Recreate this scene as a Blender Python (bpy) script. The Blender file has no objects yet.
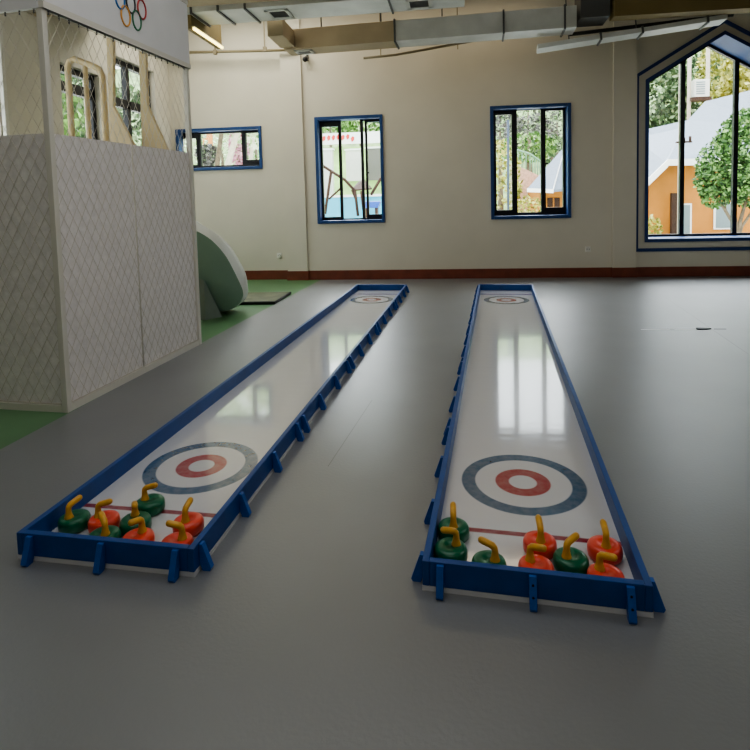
import bpy, math, random
from mathutils import Vector, Matrix
random.seed(11)
S = bpy.context.scene
COL = S.collection
PI = math.pi

# ------------------------------------------------------------------ helpers
class MB:
    """collects shapes; build() links them as ONE mesh object"""
    def __init__(s):
        s.v = []; s.f = []; s.m = []; s.sm = []
    def add(s, vs, fs, mi=0, smooth=False):
        b = len(s.v)
        s.v += [tuple(v) for v in vs]
        for f in fs:
            s.f.append([b + i for i in f]); s.m.append(mi); s.sm.append(smooth)
        return s
    def box(s, x0, x1, y0, y1, z0, z1, mi=0, M=None):
        vs = [Vector((x, y, z)) for z in (z0, z1) for (x, y) in ((x0, y0), (x1, y0), (x1, y1), (x0, y1))]
        if M: vs = [M @ v for v in vs]
        return s.add(vs, [(3, 2, 1, 0), (4, 5, 6, 7), (0, 1, 5, 4), (1, 2, 6, 5), (2, 3, 7, 6), (3, 0, 4, 7)], mi)
    def prism(s, poly, a, b, axis='y', mi=0, smooth=False, M=None):
        """polygon in the two other axes, extruded along axis from a to b"""
        def P(p, t):
            if axis == 'y': v = Vector((p[0], t, p[1]))
            elif axis == 'x': v = Vector((t, p[0], p[1]))
            else: v = Vector((p[0], p[1], t))
            return M @ v if M else v
        n = len(poly)
        vs = [P(p, a) for p in poly] + [P(p, b) for p in poly]
        fs = [list(range(n))[::-1], [n + i for i in range(n)]]
        fs += [(i, (i + 1) % n, n + (i + 1) % n, n + i) for i in range(n)]
        return s.add(vs, fs, mi, smooth)
    def tube(s, pts, rad, n=8, mi=0, cap=True):
        pts = [Vector(p) for p in pts]
        rads = rad if isinstance(rad, (list, tuple)) else [rad] * len(pts)
        rings = []; up = None
        for i, p in enumerate(pts):
            d = (pts[min(i + 1, len(pts) - 1)] - pts[max(i - 1, 0)]).normalized()
            if up is None:
                up = Vector((0, 0, 1)) if abs(d.z) < .9 else Vector((1, 0, 0))
            a = d.cross(up)
            if a.length < 1e-6: a = d.cross(Vector((0, 1, 0)))
            a.normalize(); b = a.cross(d); up = b
            rings.append([p + (a * math.cos(2 * PI * k / n) + b * math.sin(2 * PI * k / n)) * rads[i] for k in range(n)])
        vs = [v for r in rings for v in r]
        fs = [(i * n + k, i * n + (k + 1) % n, (i + 1) * n + (k + 1) % n, (i + 1) * n + k) for i in range(len(pts) - 1) for k in range(n)]
        if cap:
            fs += [list(range(n))[::-1], [(len(pts) - 1) * n + k for k in range(n)]]
        return s.add(vs, fs, mi, True)
    def lathe(s, prof, n=32, c=(0, 0, 0), mi=0):
        vs = []; fs = []
        for r, z in prof:
            vs += [(c[0] + r * math.cos(2 * PI * k / n), c[1] + r * math.sin(2 * PI * k / n), c[2] + z) for k in range(n)]
        for i in range(len(prof) - 1):
            fs += [(i * n + k, i * n + (k + 1) % n, (i + 1) * n + (k + 1) % n, (i + 1) * n + k) for k in range(n)]
        fs += [list(range(n))[::-1], [(len(prof) - 1) * n + k for k in range(n)]]
        return s.add(vs, fs, mi, True)
    def build(s, name, mat, parent=None, bevel=0.0, loc=None):
        me = bpy.data.meshes.new(name)
        me.from_pydata(s.v, [], s.f)
        for mm in (mat if isinstance(mat, (list, tuple)) else [mat]): me.materials.append(mm)
        me.polygons.foreach_set('material_index', s.m)
        me.polygons.foreach_set('use_smooth', s.sm)
        me.update()
        o = bpy.data.objects.new(name, me); COL.objects.link(o)
        if loc: o.location = loc
        if parent: o.parent = parent
        if bevel:
            md = o.modifiers.new('bevel', 'BEVEL'); md.width = bevel; md.segments = 2; md.limit_method = 'ANGLE'
        return o

def tag(o, label=None, cat=None, group=None, kind=None):
    if label: o['label'] = label
    if cat: o['category'] = cat
    if group: o['group'] = group
    if kind: o['kind'] = kind
    return o

def empty(name, loc=(0, 0, 0), rz=0):
    o = bpy.data.objects.new(name, None); COL.objects.link(o)
    o.empty_display_size = .2; o.location = loc; o.rotation_euler = (0, 0, rz)
    return o

# ------------------------------------------------------------------ materials
def srgb(h):
    def c(x):
        x /= 255.
        return x / 12.92 if x <= .04045 else ((x + .055) / 1.055) ** 2.4
    return (c(h[0]), c(h[1]), c(h[2]), 1)

def mat(name, col, rough=.6, metal=0., spec=.5, noise=0., nscale=6., bump=0., bscale=40., emit=None, estr=0., coat=0.):
    m = bpy.data.materials.new(name); m.use_nodes = True
    nt = m.node_tree; N = nt.nodes; L = nt.links
    b = N['Principled BSDF']
    c = srgb(col)
    b.inputs['Base Color'].default_value = c
    b.inputs['Roughness'].default_value = rough
    b.inputs['Metallic'].default_value = metal
    b.inputs['Specular IOR Level'].default_value = spec
    b.inputs['Coat Weight'].default_value = coat
    if emit:
        b.inputs['Emission Color'].default_value = srgb(emit); b.inputs['Emission Strength'].default_value = estr
    if noise or bump:
        tc = N.new('ShaderNodeTexCoord')
    if noise:
        t = N.new('ShaderNodeTexNoise'); t.inputs['Scale'].default_value = nscale; t.inputs['Detail'].default_value = 4
        L.new(tc.outputs['Object'], t.inputs['Vector'])
        r = N.new('ShaderNodeValToRGB')
        r.color_ramp.elements[0].position = .3; r.color_ramp.elements[1].position = .7
        r.color_ramp.elements[0].color = tuple(x * (1 - noise) for x in c[:3]) + (1,)
        r.color_ramp.elements[1].color = tuple(min(1, x * (1 + noise)) for x in c[:3]) + (1,)
        L.new(t.outputs['Fac'], r.inputs['Fac']); L.new(r.outputs['Color'], b.inputs['Base Color'])
    if bump:
        t2 = N.new('ShaderNodeTexNoise'); t2.inputs['Scale'].default_value = bscale; t2.inputs['Detail'].default_value = 3
        L.new(tc.outputs['Object'], t2.inputs['Vector'])
        bp = N.new('ShaderNodeBump'); bp.inputs['Strength'].default_value = bump; bp.inputs['Distance'].default_value = .02
        L.new(t2.outputs['Fac'], bp.inputs['Height']); L.new(bp.outputs['Normal'], b.inputs['Normal'])
    return m

M = {}
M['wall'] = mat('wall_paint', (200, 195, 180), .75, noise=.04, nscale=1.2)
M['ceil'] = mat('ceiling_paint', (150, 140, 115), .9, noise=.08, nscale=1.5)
M['skirt'] = mat('skirting_redbrown', (112, 56, 38), .5, noise=.2, nscale=5)
M['floor'] = mat('floor_grey_vinyl', (117, 119, 121), .37, spec=1.0, noise=.06, nscale=1.5, bump=.05, bscale=60)
M['floor'].node_tree.nodes['Principled BSDF'].inputs['IOR'].default_value = 1.7
M['green_floor'] = mat('floor_green_vinyl', (92, 130, 92), .34, noise=.07, nscale=2)
M['blue'] = mat('blue_paint', (22, 70, 136), .45, noise=.12, nscale=9)
M['blue_dark'] = mat('blue_trim', (22, 52, 104), .5)
M['blue_frame'] = mat('blue_window_reveal', (26, 64, 116), .5, noise=.08, nscale=4)
M['bracket'] = mat('bracket_blue', (28, 84, 160), .45, noise=.12, nscale=20)
M['black_metal'] = mat('black_aluminium', (20, 21, 25), .4)
M['board'] = mat('white_board', (210, 208, 202), .4, noise=.04)
M['screw'] = mat('screw_dark', (25, 27, 32), .4, metal=.6)
M['stone_green'] = mat('stone_green_plastic', (14, 98, 68), .28, noise=.12, nscale=14)
M['stone_red'] = mat('stone_red_plastic', (222, 82, 64), .28, noise=.06, nscale=14)
M['handle'] = mat('handle_amber_plastic', (208, 158, 62), .35, noise=.14, nscale=25)
M['white_steel'] = mat('white_powder_steel', (205, 202, 192), .5)
M['fascia'] = mat('fascia_white', (214, 214, 215), .55, noise=.03, nscale=3)
M['net'] = mat('net_cord', (196, 190, 178), .8)
M['lower_panel'] = mat('cage_lower_fabric', (226, 222, 220), .8, noise=.08, nscale=22, bump=.1, bscale=60)
M['beige'] = mat('beige_play_panel', (205, 186, 146), .6, noise=.05, nscale=3)
M['duct'] = mat('galvanised_duct', (208, 210, 206), .5, metal=.1, noise=.1, nscale=3)
M['duct_dark'] = mat('duct_flange', (96, 98, 98), .5, metal=.4)
M['vent'] = mat('vent_white', (205, 206, 200), .5)
M['vent_dark'] = mat('vent_slot_dark', (40, 44, 46), .6)
M['olive'] = mat('olive_beam', (128, 112, 70), .7, noise=.12, nscale=2)
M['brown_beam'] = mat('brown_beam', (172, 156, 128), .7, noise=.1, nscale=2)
M['pipe'] = mat('pipe_paint', (128, 118, 92), .5)
M['dome_green'] = mat('dome_green_vinyl', (112, 138, 122), .5, noise=.06, nscale=3)
M['dome_rim'] = mat('dome_rim_white', (176, 180, 174), .55, noise=.05, nscale=5)
M['dome_base'] = mat('dome_base_grey', (120, 132, 122), .6, noise=.05)
M['mat_top'] = mat('mat_top_worn', (92, 96, 72), .6, noise=.35, nscale=5)
M['mat_edge'] = mat('mat_edge_black', (22, 24, 22), .5)
M['socket'] = mat('socket_white', (214, 212, 204), .4)
M['camera_black'] = mat('camera_black', (24, 24, 26), .35)
M['led'] = mat('led_strip_warm', (255, 236, 150), .5, emit=(255, 232, 140), estr=5.)
M['tape'] = mat('tape_white', (238, 240, 240), .3)
M['scrap'] = mat('scrap_black', (22, 22, 24), .6)

def ring_col(c): return srgb(c)
def glass_mat():
    m = bpy.data.materials.new('window_glass'); m.use_nodes = True
    nt = m.node_tree; N = nt.nodes; L = nt.links; N.clear()
    o = N.new('ShaderNodeOutputMaterial'); mx = N.new('ShaderNodeMixShader'); t = N.new('ShaderNodeBsdfTransparent')
    g = N.new('ShaderNodeBsdfGlossy'); g.inputs['Roughness'].default_value = .02
    f = N.new('ShaderNodeFresnel'); f.inputs['IOR'].default_value = 1.3
    t.inputs['Color'].default_value = (.95, .97, .97, 1)
    ge = N.new('ShaderNodeNewGeometry'); mu = N.new('ShaderNodeMath'); mu.operation = 'MULTIPLY'; iv = N.new('ShaderNodeMath'); iv.operation = 'SUBTRACT'; iv.inputs[0].default_value = 1
    L.new(ge.outputs['Backfacing'], iv.inputs[1]); L.new(f.outputs[0], mu.inputs[0]); L.new(iv.outputs[0], mu.inputs[1]); L.new(mu.outputs[0], mx.inputs[0]); L.new(t.outputs[0], mx.inputs[1]); L.new(g.outputs[0], mx.inputs[2]); L.new(mx.outputs[0], o.inputs[0])
    return m
M['glass'] = glass_mat()

# ------------------------------------------------------------------ camera
cd = bpy.data.cameras.new('camera'); cam = bpy.data.objects.new('camera', cd); COL.objects.link(cam)
F = 566.65; CY = 237.26; EYE = Vector((0, 0, 1.6))
fw = Vector((-.119, .990, -.0694)).normalized()
rt = Vector((.993, .117, -.026)); rt = (rt - fw * rt.dot(fw)).normalized(); up = rt.cross(fw)
cam.matrix_world = Matrix(((rt.x, up.x, -fw.x, EYE.x), (rt.y, up.y, -fw.y, EYE.y), (rt.z, up.z, -fw.z, EYE.z), (0, 0, 0, 1)))
cd.sensor_width = 36; cd.lens = F / 750 * 36; cd.shift_y = -(375 - CY) / 750; cd.clip_end = 400
S.camera = cam

def at(x, y, Y):
    """the place in the scene a photo point shows, at distance Y into the scene"""
    d = fw + rt * ((x - 375) / F) - up * ((y - CY) / F)
    return EYE + d * (Y / d.y)

# ------------------------------------------------------------------ room
XL, XR, YB, YREAR, ZC = -5.45, 9.0, 11.0, -3.0, 5.3
def gx(y): return -2.94 + (y - 3.34) * .067        # edge of the green floor

mb = MB()
mb.add([(gx(YREAR), YREAR, 0), (XR + .3, YREAR, 0), (XR + .3, YB + .75, 0), (gx(YB + .75), YB + .75, 0)], [(0, 1, 2, 3)], 0)
mb.add([(XL - .3, YREAR, 0), (gx(YREAR), YREAR, 0), (gx(YB + .75), YB + .75, 0), (XL - .3, YB + .75, 0)], [(0, 1, 2, 3)], 1)
tag(mb.build('floor', [M['floor'], M['green_floor']]), kind='structure')
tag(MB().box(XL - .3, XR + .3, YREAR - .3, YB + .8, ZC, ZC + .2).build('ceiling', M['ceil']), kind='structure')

def rect_wall(mb, x0, x1, z0, z1, y0, y1, holes):
    """wall slab on X/Z with rectangular holes (hx0,hx1,hz0,hz1)"""
    xs = sorted(set([x0, x1] + [h[0] for h in holes] + [h[1] for h in holes]))
    zs = sorted(set([z0, z1] + [h[2] for h in holes] + [h[3] for h in holes]))
    for i in range(len(xs) - 1):
        for k in range(len(zs) - 1):
            cx = (xs[i] + xs[i + 1]) / 2; cz = (zs[k] + zs[k + 1]) / 2
            if any(h[0] < cx < h[1] and h[2] < cz < h[3] for h in holes): continue
            mb.box(xs[i], xs[i + 1], y0, y1, zs[k], zs[k + 1])

W0 = (-5.36, -3.565, 2.24, 3.09)
W1 = (-2.455, -1.115, 1.115, 3.2)
W2 = (.92, 2.395, 1.13, 3.26)
BX0, BAX, BX1, BZ0, BZ1, BZA = 3.725, 5.04, 6.355, .67, 3.60, 4.38      # gabled opening
mb = MB()
rect_wall(mb, XL, -3.0, 0, ZC, YB + .1, YB + .45, [W0])
rect_wall(mb, -3.0, 3.4, 0, ZC, YB, YB + .45, [W1, W2])
mb.box(-3.085, -2.68, YB - .05, YB + .1, 0, ZC)
mb.box(3.14, 3.55, YB - .05, YB + .1, 0, ZC)
yb0, yb1 = YB, YB + .75
mb.box(3.4, BX0, yb0, yb1, 0, ZC); mb.box(BX1, XR + .3, yb0, yb1, 0, ZC); mb.box(BX0, BX1, yb0, yb1, 0, BZ0)
mb.prism([(BX0, BZ1), (BAX, BZA), (BAX, ZC), (BX0, ZC)], yb0, yb1)
mb.prism([(BAX, BZA), (BX1, BZ1), (BX1, ZC), (BAX, ZC)], yb0, yb1)
tag(mb.build('wall_back', M['wall']), kind='structure')

# left wall with three big windows, right wall, rear wall
LW = [(3.9, 6.55, .9, 4.1), (7.75, 8.72, 1.0, 3.68), (8.95, 10.5, .9, 4.12)]
mb = MB()
ys = sorted([YREAR, YB + .45] + [a for w in LW for a in w[:2]])
for i in range(len(ys) - 1):
    w = [w for w in LW if w[0] <= ys[i] and ys[i + 1] <= w[1]]
    if w:
        mb.box(XL - .3, XL, ys[i], ys[i + 1], 0, w[0][2]); mb.box(XL - .3, XL, ys[i], ys[i + 1], w[0][3], ZC)
    else:
        mb.box(XL - .3, XL, ys[i], ys[i + 1], 0, ZC)
tag(mb.build('wall_left', M['wall']), kind='structure')
tag(MB().box(XR, XR + .3, YREAR, YB, 0, ZC).build('wall_right', M['wall']), kind='structure')
tag(MB().box(XL - .3, XR + .3, YREAR - .3, YREAR, 0, ZC).build('wall_rear', M['wall']), kind='structure')

# skirting
mb = MB()
for x0, x1, y in ((XL, -3.085, YB + .1), (-3.1, -2.665, YB - .05), (-2.68, 3.14, YB), (3.125, 3.565, YB - .05), (3.55, XR, YB)):
    mb.box(x0, x1, y - .018, y, 0, .185)
tag(mb.build('baseboard_back', M['skirt'], bevel=.004), kind='structure')

# rectangular windows: blue reveal lining, black frame, sashes with panes, handles
def window(name, w, y0, panes, depth=.2, trim=.06, proud=.03):
    """panes: (x0,x1,z0,z1,opens) - opens: hinge side sash with a raised frame and a handle"""
    x0, x1, z0, z1 = w
    t = tag(empty(name, (0, 0, 0)), kind='structure')
    mb = MB()
    mb.box(x0, x0 + trim, y0 - proud, y0 + depth, z0, z1); mb.box(x1 - trim, x1, y0 - proud, y0 + depth, z0, z1)
    mb.box(x0 + trim, x1 - trim, y0 - proud, y0 + depth, z0, z0 + trim); mb.box(x0 + trim, x1 - trim, y0 - proud, y0 + depth, z1 - trim, z1)
    mb.build('reveal', M['blue_frame'], t, bevel=.006)
    yf = y0 + depth
    mb = MB(); rect_wall(mb, x0 + .005, x1 - .005, z0 + .005, z1 - .005, yf, yf + .06, [p[:4] for p in panes])
    mb.build('frame', M['black_metal'], t)
    for (a, b, c, d, op) in panes:
        if op:
            k = .035; m = MB()
            m.box(a - k, a, yf - .02, yf - .001, c - k, d + k); m.box(b, b + k, yf - .02, yf - .001, c - k, d + k)
            m.box(a, b, yf - .02, yf - .001, c - k, c); m.box(a, b, yf - .02, yf - .001, d, d + k)
            so = m.build('sash', M['black_metal'], t)
            if z1 - z0 > 1.5:
                hx = b + .018 if op == 'r' else a - .018; zm = (c + d) / 2 - .1
                MB().box(hx - .014, hx + .014, yf - .035, yf - .021, zm - .08, zm + .06).box(hx - .01, hx + .05, yf - .06, yf - .036, zm, zm + .03).build('handle', M['black_metal'], so)
        else: so = t
        MB().box(a - .004, b + .004, yf + .027, yf + .033, c - .004, d + .004).build('pane', M['glass'], so)
    return t
window('window_1', W0, YB + .1, [(-5.335, -5.02, 2.375, 2.92, 'r'), (-4.93, -4.055, 2.35, 3.0, ''), (-3.96, -3.67, 2.44, 2.985, 'l')])
window('window_2', W1, YB, [(-2.355, -2.025, 1.24, 3.03, 'r'), (-1.97, -1.585, 1.205, 3.14, ''), (-1.53, -1.495, 1.21, 3.12, ''), (-1.45, -1.185, 1.275, 3.09, 'l')])
window('window_3', W2, YB, [(1.045, 1.34, 1.30, 3.12, 'r'), (1.44, 1.885, 1.245, 3.19, ''), (1.97, 2.29, 1.33, 3.16, 'l')])

# gabled window
t = tag(empty('window_4'), kind='structure')
def gable_band(off0, off1, y0, y1):
    """band between two outlines parallel to the opening (off>0 grows outward)"""
    def ol(o):
        return [(BX0 - o, BZ0 - o), (BX0 - o, BZ1 + o * .55), (BAX, BZA + o * 1.17), (BX1 + o, BZ1 + o * .55), (BX1 + o, BZ0 - o)]
    a, b = ol(off0), ol(off1)
    m = MB()
    for i in range(5):
        j = (i + 1) % 5
        m.prism([a[i], a[j], b[j], b[i]], y0, y1)
    return m
gable_band(-.03, 0, YB - .025, YB + .68).build('reveal', M['blue_frame'], t)
gable_band(.135, .195, YB - .03, YB - .002).build('outer_trim', M['blue_dark'], t)
gable_band(-.04, .02, YB - .04, YB - .026).build('inner_trim', M['blue_dark'], t)
yg = YB + .6
gf = gable_band(-.075, -.02, yg, yg + .08)
def gz(x): return BZ1 + (BZA - BZ1) * (1 - abs(x - BAX) / (BX1 - BAX))
mull = [4.60, 5.56]
for x in mull:
    gf.box(x - .04, x + .04, yg + .002, yg + .078, BZ0, gz(x) - .02)
gf.build('frame', M['black_metal'], t)
xs = [BX0 + .06] + mull + [BX1 - .06]
for i in range(3):
    a, b = xs[i], xs[i + 1]
    pl = [(a, BZ0 + .06), (b, BZ0 + .06), (b, gz(b) - .07)] + ([(BAX, BZA - .07)] if a < BAX < b else []) + [(a, gz(a) - .07)]
    MB().prism(pl, yg + .036, yg + .042).build('pane', M['glass'], t)

# left wall windows
for n, (y0, y1, z0, z1) in enumerate(LW):
    t = tag(empty('window_%d' % (5 + n)), kind='structure')
    mb = MB()
    fx0, fx1 = XL - .2, XL - .1
    k = .09
    mb.box(fx0, fx1, y0, y0 + k, z0, z1); mb.box(fx0, fx1, y1 - k, y1, z0, z1)
    mb.box(fx0, fx1, y0, y1, z0, z0 + k); mb.box(fx0, fx1, y0, y1, z1 - k, z1)
    mb.box(fx0, fx1, y0, y1, 3.3, 3.45)
    if y1 - y0 > 1.1: mb.box(fx0, fx1, (y0 + y1) / 2 - .05, (y0 + y1) / 2 + .05, z0, z1)
    mb.build('frame', M['black_metal'], t)
    MB().box(fx0 + .045, fx0 + .055, y0 + .03, y1 - .03, z0 + .03, z1 - .03).build('pane', M['glass'], t)

# ------------------------------------------------------------------ curling lanes
LNW, LNL, LNH, LNB, LTC, LTR = .872, 7.30, .125, .029, .905, .330
def lane_surface_mat():
    m = bpy.data.materials.new('lane_surface'); m.use_nodes = True
    nt = m.node_tree; N = nt.nodes; L = nt.links; b = N['Principled BSDF']
    tc = N.new('ShaderNodeTexCoord'); sp = N.new('ShaderNodeSeparateXYZ'); L.new(tc.outputs['Object'], sp.inputs[0])
    def math_(op, a, b_=None, c=None):
        n = N.new('ShaderNodeMath'); n.operation = op
        for i, q in enumerate((a, b_, c)):
            if q is None: continue
            if isinstance(q, (int, float)): n.inputs[i].default_value = q
            else: L.new(q, n.inputs[i])
        return n.outputs[0]
    X, Y = sp.outputs[0], sp.outputs[1]
    dx = math_('SUBTRACT', X, LNW / 2)
    yf = math_('MINIMUM', Y, math_('SUBTRACT', LNL, Y))          # distance from the nearer end
    dy = math_('SUBTRACT', yf, LTC)
    r = math_('SQRT', math_('ADD', math_('MULTIPLY', dx, dx), math_('MULTIPLY', dy, dy)))
    def band(v, a, c, s=.004):
        lo = N.new('ShaderNodeMapRange'); lo.inputs[1].default_value = a - s; lo.inputs[2].default_value = a + s; L.new(v, lo.inputs[0])
        hi = N.new('ShaderNodeMapRange'); hi.inputs[1].default_value = c - s; hi.inputs[2].default_value = c + s; L.new(v, hi.inputs[0])
        return math_('SUBTRACT', lo.outputs[0], hi.outputs[0])
    nz = N.new('ShaderNodeTexNoise'); nz.inputs['Scale'].default_value = 28; nz.inputs['Detail'].default_value = 6; L.new(tc.outputs['Object'], nz.inputs['Vector'])
    blotch = N.new('ShaderNodeMapRange'); blotch.inputs[1].default_value = .3; blotch.inputs[2].default_value = .7; blotch.inputs[3].default_value = .88; blotch.inputs[4].default_value = 1.0
    L.new(nz.outputs['Fac'], blotch.inputs[0])
    def mix(base, fac, col):
        n = N.new('ShaderNodeMix'); n.data_type = 'RGBA'
        L.new(fac, n.inputs['Factor'])
        if isinstance(base, tuple): n.inputs['A'].default_value = base
        else: L.new(base, n.inputs['A'])
        n.inputs['B'].default_value = col
        return n.outputs['Result']
    c = mix(srgb((204, 204, 207)), math_('MULTIPLY', band(r, LTR * .775, LTR), blotch.outputs[0]), srgb((44, 84, 118)))
    c = mix(c, math_('MULTIPLY', band(r, LTR * .225, LTR * .445), blotch.outputs[0]), srgb((158, 44, 56)))
    c = mix(c, math_('MULTIPLY', math_('MULTIPLY', band(yf, .394, .428), math_('GREATER_THAN', sp.outputs[2], .0285)), blotch.outputs[0]), srgb((136, 24, 46)))
    L.new(c, b.inputs['Base Color'])
    b.inputs['Roughness'].default_value = .12
    b.inputs['Specular IOR Level'].default_value = .8
    b.inputs['Coat Weight'].default_value = .7; b.inputs['Coat Roughness'].default_value = .05; b.inputs['Coat IOR'].default_value = 1.7
    w = N.new('ShaderNodeTexNoise'); w.inputs['Scale'].default_value = 5; w.inputs['Detail'].default_value = 2
    mp = N.new('ShaderNodeMapping'); mp.inputs['Scale'].default_value = (.6, 2.2, 1)
    L.new(tc.outputs['Object'], mp.inputs[0]); L.new(mp.outputs[0], w.inputs['Vector'])
    bp = N.new('ShaderNodeBump'); bp.inputs['Strength'].default_value = .06; bp.inputs['Distance'].default_value = .02
    L.new(w.outputs['Fac'], bp.inputs['Height']); L.new(bp.outputs['Normal'], b.inputs['Normal'])
    return m
M['lane'] = lane_surface_mat()

RT = .03
def bracket_mb():
    """side plate: stands on the floor, leans on the rail; local x = outward, y = thickness"""
    m = MB()
    m.prism([(0, .118), (.014, .118), (.052, .012), (.046, 0), (.012, 0), (.0, .034)], -.014, .014)
    return m
def make_lane(label, side):
    root = empty('curling_lane')
    tag(root, label, 'curling lane')
    MB().box(0, LNW, 0, LNL, 0, .0205).box(RT + .0005, LNW - RT - .0005, RT + .0005, LNL - RT - .0005, .0205, LNB).build('playing_surface', M['lane'], root)
    z0 = .021
    MB().box(.001, RT, .0, LNL, z0, LNH).build('side_rail', M['blue'], root, bevel=.003)
    MB().box(LNW - RT, LNW - .001, .0, LNL, z0, LNH).build('side_rail', M['blue'], root, bevel=.003)
    MB().box(RT, LNW - RT, 0, RT, z0, LNH + .001).build('end_rail', M['blue'], root, bevel=.003)
    MB().box(RT, LNW - RT, LNL - RT, LNL, z0, LNH + .001).build('end_rail', M['blue'], root, bevel=.003)
    first = bracket_mb().build('bracket', M['bracket'], root)
    spots = []
    for s in range(5):
        for d in (.06, .48, .95, 1.38): spots.append((LNW if side > 0 else 0, s * 1.46 + d, 0 if side > 0 else PI))
    if side < 0: spots.append((LNW, .05, 0))
    for x in (.075, .435, .79):
        spots.append((x, 0, -PI / 2))
    for i, (x, y, a) in enumerate(spots):
        if i == 0: b = first
        else:
            b = first.copy(); COL.objects.link(b)
        b.parent = root; b.location = (x, y, 0); b.rotation_euler = (0, 0, a)
        if side < 0 and y == 0 and x in (.435, .79):
            for z in (.05, .09):
                xo = .014 + (.118 - z) / .106 * .038
                MB().tube([(xo - .004, 0, z), (xo + .0015, 0, z)], .005, 8).build('screw', M['screw'], b)
    return root
def copy_tree(o, parent=None):
    c = o.copy(); COL.objects.link(c); c.parent = parent
    for ch in [x for x in bpy.data.objects if x.parent is o]: copy_tree(ch, c)
    return c
LANE_R = (Vector((-.109, 2.207, 0)), -.0936); LANE_L = (Vector((-1.950, 2.262, 0)), -.0632)
laneR = make_lane('white curling lane with blue rails, right one of the pair, farther from the cage', -1)
laneL = make_lane('white curling lane with blue rails, left one of the pair, beside the net cage', 1)
for ln, (o, a) in ((laneR, LANE_R), (laneL, LANE_L)):
    ln.location = o; ln.rotation_euler = (0, 0, a); ln['group'] = 'curling lanes on the grey floor'

# ------------------------------------------------------------------ curling stones
SR = .072
def make_stone(colour):
    root = empty('curling_stone')
    h = .066
    prof = [(.05, 0), (SR * .88, .002), (SR * .97, .010), (SR, .020), (SR, .042), (SR * .975, .051), (SR * .92, .0585), (SR * .82, .0635), (SR * .6, h), (SR * .36, h + .0002), (SR * .3, h - .003), (SR * .05, h - .0035)]
    MB().lathe(prof, 40).build('body', M[colour], root)
    sx = -.026
    pts = [(sx, 0, h - .006), (sx, 0, h + .003), (sx, 0, h + .010), (sx, 0, h + .024), (sx, 0, h + .042), (sx + .002, 0, h + .051), (sx + .010, 0, h + .059), (sx + .026, 0, h + .064), (sx + .048, 0, h + .069), (sx + .060, 0, h + .072), (sx + .067, 0, h + .0735), (sx + .0705, 0, h + .074)]
    rad = [.022, .0205, .0175, .0145, .0132, .0138, .0142, .0142, .0145, .014, .0105, .004]
    MB().tube(pts, rad, 14).build('handle', M['handle'], root)
    return root
protos = {}
def put_stone(lane, u, v, phi, colour, label):
    if colour not in protos:
        s = make_stone(colour); protos[colour] = s
    else: s = copy_tree(protos[colour])
    o, a = lane
    s.location = (o.x + u * math.cos(a) - v * math.sin(a), o.y + u * math.sin(a) + v * math.cos(a), LNB + .0005)
    s.rotation_euler = (0, 0, a + math.radians(phi))
    tag(s, label, 'curling stone', 'curling stones on the right lane' if lane is LANE_R else 'curling stones on the left lane')
put_stone(LANE_R, .103, .335, 95, 'stone_green', 'green curling stone at left rail of right lane, farther of two, handle pointing away')
put_stone(LANE_R, .103, .172, 205, 'stone_green', 'green curling stone at left rail of right lane, nearer of two, handle pointing left')
put_stone(LANE_R, .266, .108, 165, 'stone_green', 'green curling stone alone against the front rail of the right lane')
put_stone(LANE_R, .482, .290, 95, 'stone_red', 'red curling stone on the red line at the middle of the right lane')
put_stone(LANE_R, .455, .115, -28, 'stone_red', 'red curling stone against the front rail at the middle of the right lane')
put_stone(LANE_R, .60, .19, 42, 'stone_green', 'green curling stone between the red stones of the right lane')
put_stone(LANE_R, .752, .300, 92, 'stone_red', 'red curling stone by the right rail of the right lane, beside the red line')
put_stone(LANE_R, .722, .104, -35, 'stone_red', 'red curling stone in the front right corner of the right lane')
put_stone(LANE_L, .126, .215, 70, 'stone_green', 'green curling stone by the left rail of the left lane')
put_stone(LANE_L, .280, .226, 12, 'stone_red', 'red curling stone on the left lane, right of the green one at its left rail')
put_stone(LANE_L, .367, .106, 140, 'stone_green', 'green curling stone against the front rail of the left lane')
put_stone(LANE_L, .415, .402, 8, 'stone_green', 'green curling stone on the red line of the left lane, nearest its target')
put_stone(LANE_L, .440, .238, -55, 'stone_green', 'green curling stone at the middle of the left lane, behind a red one')
put_stone(LANE_L, .535, .112, -105, 'stone_red', 'red curling stone against the front rail at the middle of the left lane')
put_stone(LANE_L, .700, .266, 92, 'stone_red', 'red curling stone by the right rail of the left lane, handle pointing away')
put_stone(LANE_L, .732, .106, 190, 'stone_red', 'red curling stone in front right corner of left lane, handle pointing left')

# ------------------------------------------------------------------ net cage
cage = empty('net_cage', (-2.903, 3.963, 0), -.0815)
tag(cage, 'white net cage with solid lower panels and a ringed fascia, standing on the green floor', 'play cage')
CD, CW, CH, CF, CP = 2.09, 2.4, 3.78, 3.06, 2.15      # depth along y, width towards -x, height, fascia bottom, lower panel top
P = .05
for (x, y) in ((-P, 0), (-P, CD - P), (-CW, 0), (-CW, CD - P)):
    MB().box(x, x + P, y, y + P, 0, CH).build('post', M['white_steel'], cage, bevel=.004)
for (x0, x1, y0, y1) in ((-P, 0, P, CD - P), (-CW, -CW + P, P, CD - P), (-CW + P, -P, 0, P), (-CW + P, -P, CD - P, CD)):
    MB().box(x0 + .005, x1 - .005, y0 + .005 * (y1 - y0 < .1), y1 - .005 * (y1 - y0 < .1), .0, .055).build('bottom_rail', M['white_steel'], cage)
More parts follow.
